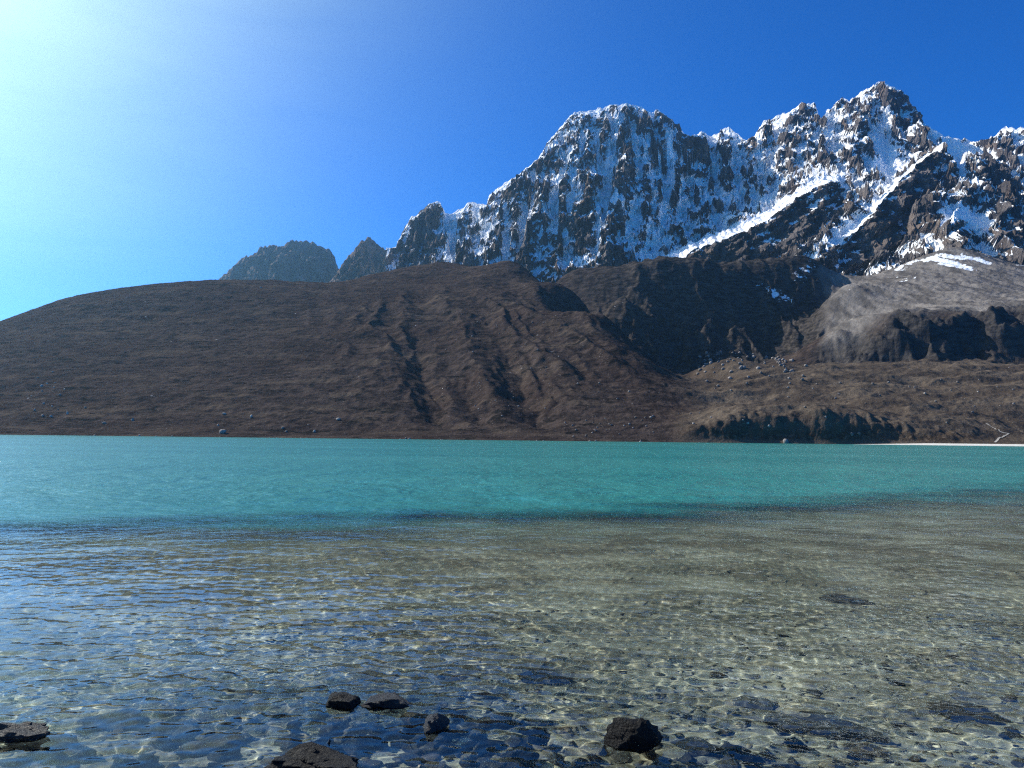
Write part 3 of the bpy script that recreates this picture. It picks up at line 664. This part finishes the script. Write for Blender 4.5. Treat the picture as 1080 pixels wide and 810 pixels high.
# (px, py at its foot, width px, height px, depth ratio, sunk share, material, label)
near_rocks = [
    (672, 797, 64, 50, .7, .35, wet_dark, 'angular black boulder standing clear of the water, highest of the shoreline rocks', 0, .0),
    (322, 822, 100, 48, .55, .4, wet_dark, 'broad dark rock with a bumpy crest, cut off by the lower picture edge', 1, .2),
    (358, 752, 36, 28, .8, .45, wet_dark, 'small dark pyramid-shaped rock whose tip pokes out of the water', 2, .0),
    (404, 753, 56, 24, .7, .5, blue_rock, 'rounded blue-grey rock just awash beside the small dark pyramid-shaped rock', 3, .3),
    (458, 776, 34, 28, .9, .45, blue_rock, 'squarish slate-blue rock between the pyramid-shaped rock and the tall black boulder', 4, .5),
    (14, 788, 58, 34, .6, .5, blue_rock, 'dark lumpy rock at the water edge below the bluish sky reflection', 5, .1),
]
under_rocks = [
    (502, 730, 46, .45, .9, pale_rock, 'pale flat oval slab lying under clear water', 6),
    (576, 716, 62, .3, .7, sub_dark, 'dark blue-grey flat stone under water beyond the black boulder', 7),
    (36, 800, 74, .25, .6, sub_dark, 'long blue-black slab under water in front of the dark lumpy rock', 8),
    (172, 778, 58, .4, .8, sub_dark, 'rounded blue-black stone under water amid blue reflections', 9),
    (112, 770, 70, .35, .7, sub_dark, 'long dark stone under water between the dark lumpy rock and the rounded blue-black stone', 10),
    (878, 772, 130, .2, .5, sub_dark, 'longest submerged dark ledge, lying crosswise under the clear water', 11),
    (1026, 758, 66, .3, .8, sub_dark, 'dark submerged stone past the end of the long dark ledge', 12),
    (896, 636, 46, .35, 1.2, sub_dark, 'lone dark submerged stone far out near the turquoise water', 13),
    (570, 800, 34, .5, .9, tan_rock, 'cream-tan stone under water next to the black boulder', 14),
    (594, 788, 22, .5, .9, pale_rock, 'small whitish stone between the cream-tan stone and the black boulder', 15),
    (918, 796, 46, .35, .8, brown_rock, 'brown flat stone under water in front of the long dark ledge', 16),
    (738, 792, 52, .3, .8, sub_dark, 'slate stone under water in the shadow of the black boulder', 17),
    (216, 800, 70, .35, .8, grey_rock, 'grey stone under water next to the broad dark rock with the bumpy crest', 18),
    (520, 762, 44, .4, .8, sub_dark, 'dark stone under water just past the squarish slate-blue rock', 19),
    (800, 742, 46, .3, .9, grey_rock, 'grey flat stone under water beyond the near end of the dark ledge', 20),
]
for px, py, w, h_, dr, sunk, mat, lab, sd, rz in near_rocks:
    p = on_water(px, py, -.02); s = p[1] / FPX
    h_ = max(5, (h_ - .33 * w * dr) * (.72 if sd == 0 else .5)); W_, H_ = w * s, h_ * s / (1 - sunk); zb = float(bed_h(np.array([p[0]]), np.array([p[1]]))[0])
    place('rock', rock_mesh('rock', 900 + sd, 4, 15, rough=.24 if sd in (1, 5) else .15), mat, (p[0], p[1] + W_ * dr / 2, zb + (H_ + min(0, -.0)) / 2 - .03 + max(0, h_ * s - (zb + H_ - .03))), (W_, W_ * dr, H_ + .04), (0, 0, rz), lab).cycles.is_caustics_receiver = True
for px, py, w, hr, dr, mat, lab, sd in under_rocks:
    p = on_water(px, py, -.12); s = p[1] / FPX; W_ = w * s
    zb = float(bed_h(np.array([p[0]]), np.array([p[1]]))[0]); H_ = min(W_ * hr, (-zb) * .85 + .03)
    place('stone', rock_mesh('stone', 930 + sd, 3, 16, rough=.07), mat, (p[0], p[1] + W_ * dr * .3, zb + H_ * .35), (W_, W_ * dr, H_), (0, 0, .35 * math.sin(sd * 5)), lab, 'stone').cycles.is_caustics_receiver = True

# cobbles one could count, lying on the bed close to the shore
cob_m = {m.name: [rock_mesh('cobble', 960 + i, 2, 18, rough=.05) for i in range(4)] for m in (blue_rock, grey_rock, tan_rock, brown_rock, wet_dark)}
for m in (blue_rock, grey_rock, tan_rock, brown_rock, wet_dark):
    for me in cob_m[m.name]: me.materials.append(m)
cl = {'slate_rock': 'slate-blue', 'grey_rock': 'grey', 'tan_rock': 'tan', 'brown_rock': 'brown', 'wet_dark_rock': 'blackish'}
for i in range(290):
    py = rng.uniform(735, 840) if i < 130 else rng.uniform(660, 735); px = rng.uniform(-60, 1140)
    if i >= 170: px = rng.normal(430, 150); py = rng.uniform(752, 830)
    p = on_water(px, py, -.12); m = [blue_rock, grey_rock, tan_rock, brown_rock, wet_dark][int(rng.choice(5, p=[.2, .28, .2, .2, .12] if i < 170 else [.22, .3, .14, .2, .14]))]
    W_ = rng.uniform(.05, .13) * (1.25 if rng.random() < .15 else 1) * (1.3 if i >= 200 else 1); zb = float(bed_h(np.array([p[0]]), np.array([p[1]]))[0]); H_ = W_ * rng.uniform(.4, .8) if i >= 200 else min(W_ * rng.uniform(.35, .6), max(.03, -zb * .9))
    col = cl[m.name]
    place('cobble', cob_m[m.name][i % 4], m, (p[0], p[1], zb + H_ * .32), (W_, W_ * rng.uniform(.6, .95), H_), (0, 0, rng.uniform(0, 6.28)),
          f'one of the many small {col} cobbles strewn in the shallow water', 'cobble', f'{col} cobbles in the shallow water').cycles.is_caustics_receiver = True

# dark stones crowding the waterline, some just awash
crowd = [rock_mesh('stone', 1100 + i, 3, 14, rough=.1) for i in range(6)]
cmat = {m.name: [c.copy() for c in crowd] for m in (wet_dark, sub_dark, grey_rock, tan_rock)}
for m in (wet_dark, sub_dark, grey_rock, tan_rock):
    for me in cmat[m.name]: me.materials.append(m)
for i in range(110):
    c0, sx, y0, y1 = [(420, 95, 742, 832), (560, 90, 772, 836), (90, 90, 762, 832), (900, 110, 770, 830)][0 if i < 50 else 1 if i < 72 else 2 if i < 92 else 3]
    px = rng.normal(c0, sx); py = rng.uniform(y0, y1); p = on_water(px, py, -.04); m = [wet_dark, sub_dark, grey_rock, tan_rock][int(rng.choice(4, p=[.2, .4, .28, .12]))]
    W_ = rng.uniform(.06, .17); zb = float(bed_h(np.array([p[0]]), np.array([p[1]]))[0]); top = rng.uniform(-.02, .055) if i < 40 else rng.uniform(-.12, -.01)
    H_ = max(.04, min(top - zb + .03, W_ * 1.5)); word = {'wet_dark_rock': 'near-black', 'submerged_dark_rock': 'charcoal', 'grey_rock': 'dull grey', 'tan_rock': 'tan'}[m.name]
    place('stone', cmat[m.name][i % 6], m, (p[0], p[1], zb - .03 + H_ / 2), (W_, W_ * rng.uniform(.6, 1), H_), (0, 0, rng.uniform(0, 6.28)),
          f'one of the many {word} stones crowding the waterline between the bigger shore rocks', 'stone', f'{word} stones along the near waterline').cycles.is_caustics_receiver = True

# gravel: far too many small stones to count, one object
gm = []
for k in range(6):
    me = rock_mesh('pebble', 990 + k, 1, 14); co_ = np.array([v.co[:] for v in me.vertices]); fa = np.array([p.vertices[:] for p in me.polygons]); gm.append((co_, fa)); bpy.data.meshes.remove(me)
VV, FF, TT = [], [], []; off = 0
for i in range(9000):
    y = 2.2 + 6 * rng.random() ** 1.8; x = rng.uniform(-.8, .8) * (y + 1); co_, fa = gm[i % 6]
    sz = rng.uniform(.018, .055); a = rng.random() * 6.28; R = np.array([[math.cos(a), -math.sin(a), 0], [math.sin(a), math.cos(a), 0], [0, 0, 1]])
    v = (co_ * np.array([sz, sz * rng.uniform(.6, 1), sz * .55])) @ R.T
    VV.append(v + np.array([x, y, 0])); FF.append(fa + off); TT.append(np.full(len(v), rng.random())); off += len(v)
VV = np.concatenate(VV); FF = np.concatenate(FF); TT = np.concatenate(TT)
cx = np.repeat(np.array([v[:].mean() for v in []]), 1) if False else None
VV[:, 2] += bed_h(VV[:, 0], VV[:, 1]) + .012
me = bpy.data.meshes.new('gravel'); me.vertices.add(len(VV)); me.vertices.foreach_set('co', VV.astype(np.float32).ravel())
me.loops.add(FF.size); me.loops.foreach_set('vertex_index', FF.astype(np.int32).ravel()); me.polygons.add(len(FF)); me.polygons.foreach_set('loop_start', np.arange(0, FF.size, 3, dtype=np.int32))
me.polygons.foreach_set('use_smooth', np.ones(len(FF), bool)); me.update(calc_edges=True); attr(me, 'tone', TT)
N = NT('gravel_stone'); ramp = N.n('ValToRGB'); N.l(N.attr('tone'), ramp.inputs[0]); e = ramp.color_ramp.elements; e[0].position = 0; e[0].color = (.07, .068, .066, 1); e[1].position = 1; e[1].color = (.42, .37, .28, 1)
for ps, c in ((.35, (.08, .075, .07)), (.6, (.14, .12, .092)), (.8, (.2, .15, .1))): x = e.new(ps); x.color = (*c, 1)
b = N.n('BsdfPrincipled'); N.l(ramp.outputs[0], b.inputs['Base Color']); b.inputs['Roughness'].default_value = .6; N.l(b.outputs[0], N.out.inputs[0])
gr = link('gravel', me, N.m, 'stuff', 'loose pebbles covering the shallow lake bed', 'gravel'); gr.cycles.is_caustics_receiver = True

# ================================================================== FAR SHORE: boulders, beach, trail
def on_hill(px, py):
    D = hit(hill_h, px, py, 590, 2050, 2600)
    return None if D is None else at(px, py, D)
far_pale = stone_mat('pale_boulder', (.20, .19, .18), (.33, .31, .29), .9, .1, 2.0)
far_dull = stone_mat('dull_boulder', (.15, .135, .125), (.28, .25, .23), .9, .1, 2.0)
far_shapes = [rock_mesh('boulder', 1200 + i, 2, 12) for i in range(5)]
dull_shapes = [m.copy() for m in far_shapes]
for m in far_shapes: m.materials.append(far_pale)
for m in dull_shapes: m.materials.append(far_dull)
def far_rock(px, py, w, h, label, group=None, mat=far_pale, seed=0):
    p = on_hill(px, py)
    if p is None: return
    s = p[1] / FPX; W_ = w * s; H_ = h * s
    place('boulder', (far_shapes if mat is far_pale else dull_shapes)[seed % 5], mat, (p[0], p[1], p[2] + H_ * .25), (W_, W_ * .9, H_ * 1.25), (0, 0, seed * 1.7), label, 'boulder', group)
for i, (px, py, w) in enumerate([(55.5, 392.6, 2), (40, 399, 2.6), (49.6, 405, 2), (44, 407.7, 3.4), (57, 409, 2), (44.5, 413, 2.6), (63, 417, 2.8), (68, 411, 2), (46, 426, 2.8), (55, 429, 2.2), (36, 433, 2.6), (45, 439, 3), (54, 439.6, 3), (58, 404, 1.6), (33, 418, 1.6), (61, 432, 1.6)]):
    far_rock(px, py, w, w * .8, 'pale boulder in the loose scatter low on the smooth brown hillside under the sun glow', 'pale boulders scattered low on the hillside', seed=i)
for i, (px, py, w, h, lab) in enumerate([
    (71, 437, 2.6, 3.6, 'brightest small white boulder at the edge of the loose hillside scatter'),
    (90, 430, 2.6, 1.8, 'faint grey boulder on the hillside beside the loose pale scatter'),
    (110, 447, 5, 2.6, 'flat pinkish-grey boulder low on the hillside near the waterline'),
    (140, 444, 3.4, 4, 'upright pale boulder low on the hillside below a faint streak'),
    (235, 457, 7.5, 5, 'largest pale boulder on the far shore, humped and close to the waterline'),
    (230, 449, 2.4, 2.2, 'tiny boulder just above the largest pale shore boulder'),
    (236, 437, 5, 2.2, 'flat pale boulder on the slope above the largest pale shore boulder'),
    (265, 440, 3, 3.2, 'roundish pale boulder on the slope past the largest pale shore boulder'),
    (298, 452, 4, 2.4, 'grey boulder low on the far shore, upper one of a close pair'),
    (302, 456, 3, 2.4, 'grey boulder low on the far shore, lower one of a close pair'),
    (331, 456, 3.4, 3, 'small pale triangular boulder above the far waterline'),
    (357, 443, 5, 3, 'pale tan boulder where the light grass streak begins above the shore'),
    (275, 288.5 + 15, 2.4, 1.8, 'lone pale boulder high on the hill just under its skyline'),
    (829, 467.5, 7, 5.5, 'white boulder standing at the waterline under the dark bank'),
    (838, 469, 9, 1.4, 'long low pale stone at the waterline next to the white boulder'),
    (899, 459, 4, 3.6, 'pale grey outcrop stone halfway up the dark shore bank'),
    (906, 458, 3.4, 3, 'pale grey stone touching the outcrop stone on the dark shore bank'),
    (788.5, 447, 3, 2.5, 'small bright stone at the top of the dark shore bank'),
    (811, 450, 3, 2.6, 'greyish stone at the top of the dark shore bank above the white waterline boulder'),
]): far_rock(px, py, w, h, lab, None, far_pale if i not in (1, 4, 8, 9, 15, 16, 18) else far_dull, i)
r2 = np.random.default_rng(77)
n = 0
while n < 95:                                             # boulder field on the moraine
    px = r2.uniform(735, 850); py = 372 + abs(r2.normal()) * 13 + max(0, px - 800) * .25
    if py > 415: continue
    w = r2.uniform(1.5, 4.4); far_rock(px, py, w, w * .75, 'one of the many grey blocks crowding the boulder field behind the moraine', 'grey blocks of the boulder field', far_dull, n); n += 1
for i in range(36):                                        # stones along the gullies of the hill
    t_ = r2.random(); px = 470 + 120 * t_ + r2.normal() * 12; py = 330 + 115 * r2.random()
    w = r2.uniform(1.0, 2.2); far_rock(px + (py - 380) * .3, py, w, w * .75, 'one of the small stones dotted among the gullies of the brown hill', 'stones among the hill gullies', far_dull, i)
for i in range(52):
    px = r2.uniform(600, 1075); py = r2.uniform(398, 448); w = r2.uniform(1.2, 3.2)
    far_rock(px, py, w, w * .7, 'one of the grey stones dotted over the olive-brown moraine', 'stones on the moraine', far_dull, i)
for i in range(72):
    px = r2.uniform(585, 690) if i < 30 else r2.uniform(0, 700); py = r2.uniform(440, 466) if i < 30 else 459.5 + .0112 * px + r2.normal() * .8; w = r2.uniform(1.2, 3)
    far_rock(px, py, w, w * .7, 'one of the small dull stones along the far waterline below the brown hill', 'stones along the far shore', far_dull, i)

def ribbon(name, line, width, lift, mat, kind, taper=False):
    """a strip laid on the ground along a line of ground points"""
    P = []
    L = np.array(line); n = 14 * (len(L) - 1) + 1; t = np.linspace(0, len(L) - 1, n); x = np.interp(t, range(len(L)), L[:, 0]); y = np.interp(t, range(len(L)), L[:, 1])
    tx = np.gradient(x); ty = np.gradient(y); ln = np.hypot(tx, ty) + 1e-9; nx, ny = -ty / ln, tx / ln
    wd_ = np.interp(t, range(len(L)), width)
    k = np.linspace(-.5, .5, 5)
    X = x[:, None] + nx[:, None] * wd_[:, None] * k; Y = y[:, None] + ny[:, None] * wd_[:, None] * k
    Z = hill_h(X, Y) + lift
    return link(name, grid_mesh(name, Y * 0 + X, Y, Z), mat, kind)
N = NT('pale_sand'); b = N.n('BsdfPrincipled'); N.l(N.mix(N.ramp(N.noise(N.pos(), .8, 4, .6), .3, .7), (.50, .47, .42), (.66, .63, .57)), b.inputs['Base Color']); b.inputs['Roughness'].default_value = .95; N.l(b.outputs[0], N.out.inputs[0]); sand = N.m
pts = [on_hill(px, py) for px, py in [(1040, 447), (1047, 451), (1054, 455), (1059, 457), (1064, 458), (1058, 461), (1053, 463), (1049.5, 467)]]
pts = [p for p in pts if p is not None]
N = NT('trodden_earth'); b = N.n('BsdfPrincipled'); N.l(N.mix(N.ramp(N.noise(N.pos(), .8, 4, .6), .3, .7), (.26, .23, .19), (.44, .40, .35)), b.inputs['Base Color']); b.inputs['Roughness'].default_value = 1; N.l(b.outputs[0], N.out.inputs[0])
if len(pts) > 2: ribbon('path', [(p[0], p[1]) for p in pts], [1.3, .9, .8, .8, .9, 1.2, 1.5, 1.7][:len(pts)], .35, N.m, 'structure')
# pale beach: a gently sloping sheet of sand along the water's edge
bl_ = []
for px in np.linspace(895, 1330, 60):
    y0 = float(np.interp(px, [880, 940, 1000, 1080, 1180, 1330], [642, 636, 620, 610, 605, 600])); u = ucol(px, 468); wdt = float(np.interp(px, [895, 930, 980, 1330], [1, 4, 9, 14]))
    bl_.append([(u * (y0 - 9 + wdt * f), y0 - 9 + wdt * f, -.25 + (1.75 * min(1, wdt / 9)) * f) for f in (0, .25, .5, .75, 1.0, 1.25)])
bl_ = np.array(bl_); bl_[:, 5, 2] -= 3
link('beach', grid_mesh('beach', bl_[..., 0].T, bl_[..., 1].T, bl_[..., 2].T), sand, 'structure')

GLOW = 8.0
# ================================================================== LIGHT, SKY, AIR, CAMERA
L = bpy.data.lights.new('sun', 'SUN'); L.energy = 4.8; L.angle = RAD(.5); L.color = (1, .95, .87); L.cycles.is_caustics_light = True
so = bpy.data.objects.new('sun', L); COL.objects.link(so); so.rotation_euler = Vector(SUN).to_track_quat('Z', 'Y').to_euler(); so.location = (-300, 300, 400)
wd = bpy.data.worlds.new('World'); sc.world = wd; wd.use_nodes = True; wt = wd.node_tree
bg = wt.nodes['Background']; sky = wt.nodes.new('ShaderNodeTexSky'); sky.sky_type = 'NISHITA'; sky.sun_disc = False
sky.sun_elevation = SUN_EL; sky.sun_rotation = SUN_AZ; sky.altitude = 4700; sky.air_density = 1.0; sky.dust_density = 4; sky.ozone_density = 3.0
hs = wt.nodes.new('ShaderNodeHueSaturation'); hs.inputs['Saturation'].default_value = 1.2
wt.links.new(sky.outputs[0], hs.inputs['Color']); tint = wt.nodes.new('ShaderNodeMix'); tint.data_type = 'RGBA'; tint.blend_type = 'MULTIPLY'; tint.inputs[0].default_value = 1; tint.inputs[7].default_value = (.15, .69, 1.12, 1)
wt.links.new(hs.outputs[0], tint.inputs[6]); 
# bright hazy air round the sun (aureole of the sky itself)
tc = wt.nodes.new('ShaderNodeTexCoord'); dt = wt.nodes.new('ShaderNodeVectorMath'); dt.operation = 'DOT_PRODUCT'; dt.inputs[1].default_value = tuple(SUN)
wt.links.new(tc.outputs['Generated'], dt.inputs[0])
def wm(op, a, b, cl=False):
    n_ = wt.nodes.new('ShaderNodeMath'); n_.operation = op; n_.use_clamp = cl
    for i_, v_ in ((0, a), (1, b)):
        if isinstance(v_, (int, float)): n_.inputs[i_].default_value = v_
        else: wt.links.new(v_, n_.inputs[i_])
    return n_.outputs[0]
pw = wm('POWER', wm('MAXIMUM', dt.outputs['Value'], 0.0), 9.0)
gl_ = wt.nodes.new('ShaderNodeMix'); gl_.data_type = 'RGBA'; gl_.blend_type = 'ADD'; gl_.clamp_factor = False
cm = wt.nodes.new('ShaderNodeMapping'); cm.inputs['Rotation'].default_value = (0, RAD(28), RAD(20)); cm.inputs['Scale'].default_value = (2.2, 5, 16); wt.links.new(tc.outputs['Generated'], cm.inputs[0])
cn = wt.nodes.new('ShaderNodeTexNoise'); cn.inputs['Scale'].default_value = 1.0; cn.inputs['Detail'].default_value = 5; cn.inputs['Roughness'].default_value = .55; cn.inputs['Distortion'].default_value = .6; wt.links.new(cm.outputs[0], cn.inputs['Vector'])
pw = wm('MULTIPLY', pw, wm('ADD', .72, wm('MULTIPLY', cn.outputs['Fac'], .56)))
wt.links.new(wm('MULTIPLY', pw, GLOW), gl_.inputs[0]); wt.links.new(tint.outputs[2], gl_.inputs[6]); gl_.inputs[7].default_value = (.96, 1.06, .25, 1)
wt.links.new(gl_.outputs[2], bg.inputs[0]); bg.inputs[1].default_value = .12

bm = bmesh.new(); bmesh.ops.create_cube(bm, size=1); me = bpy.data.meshes.new('haze'); bm.to_mesh(me); bm.free()
hz = link('haze', me, None, 'stuff'); hz.scale = (9000, 6400, 1360); hz.location = (0, 2200, 670)
N = NT('haze_air'); v = N.n('VolumePrincipled'); v.inputs['Color'].default_value = (.34, .68, 1, 1); v.inputs['Density'].default_value = 4.5e-5; v.inputs['Anisotropy'].default_value = .75
N.l(v.outputs[0], N.out.inputs['Volume']); me.materials.append(N.m)

cam = bpy.data.cameras.new('camera'); cam.sensor_width = 36; cam.lens = FPX / 1080 * 36; cam.clip_start = .05; cam.clip_end = 30000
co = bpy.data.objects.new('camera', cam); COL.objects.link(co)
Mx = Matrix.Identity(4)
for i in range(3): Mx[i][0], Mx[i][1], Mx[i][2], Mx[i][3] = _r[i], _u[i], -_f[i], CAM[i]
co.matrix_world = Mx; sc.camera = co

sc.view_settings.view_transform = 'Standard'; sc.view_settings.look = 'None'; sc.view_settings.exposure = .68; sc.view_settings.gamma = 1
cy = sc.cycles; cy.max_bounces = 8; cy.transmission_bounces = 6; cy.volume_bounces = 0; cy.use_denoising = False; cy.filter_width = 1.25; cy.sample_clamp_indirect = 4
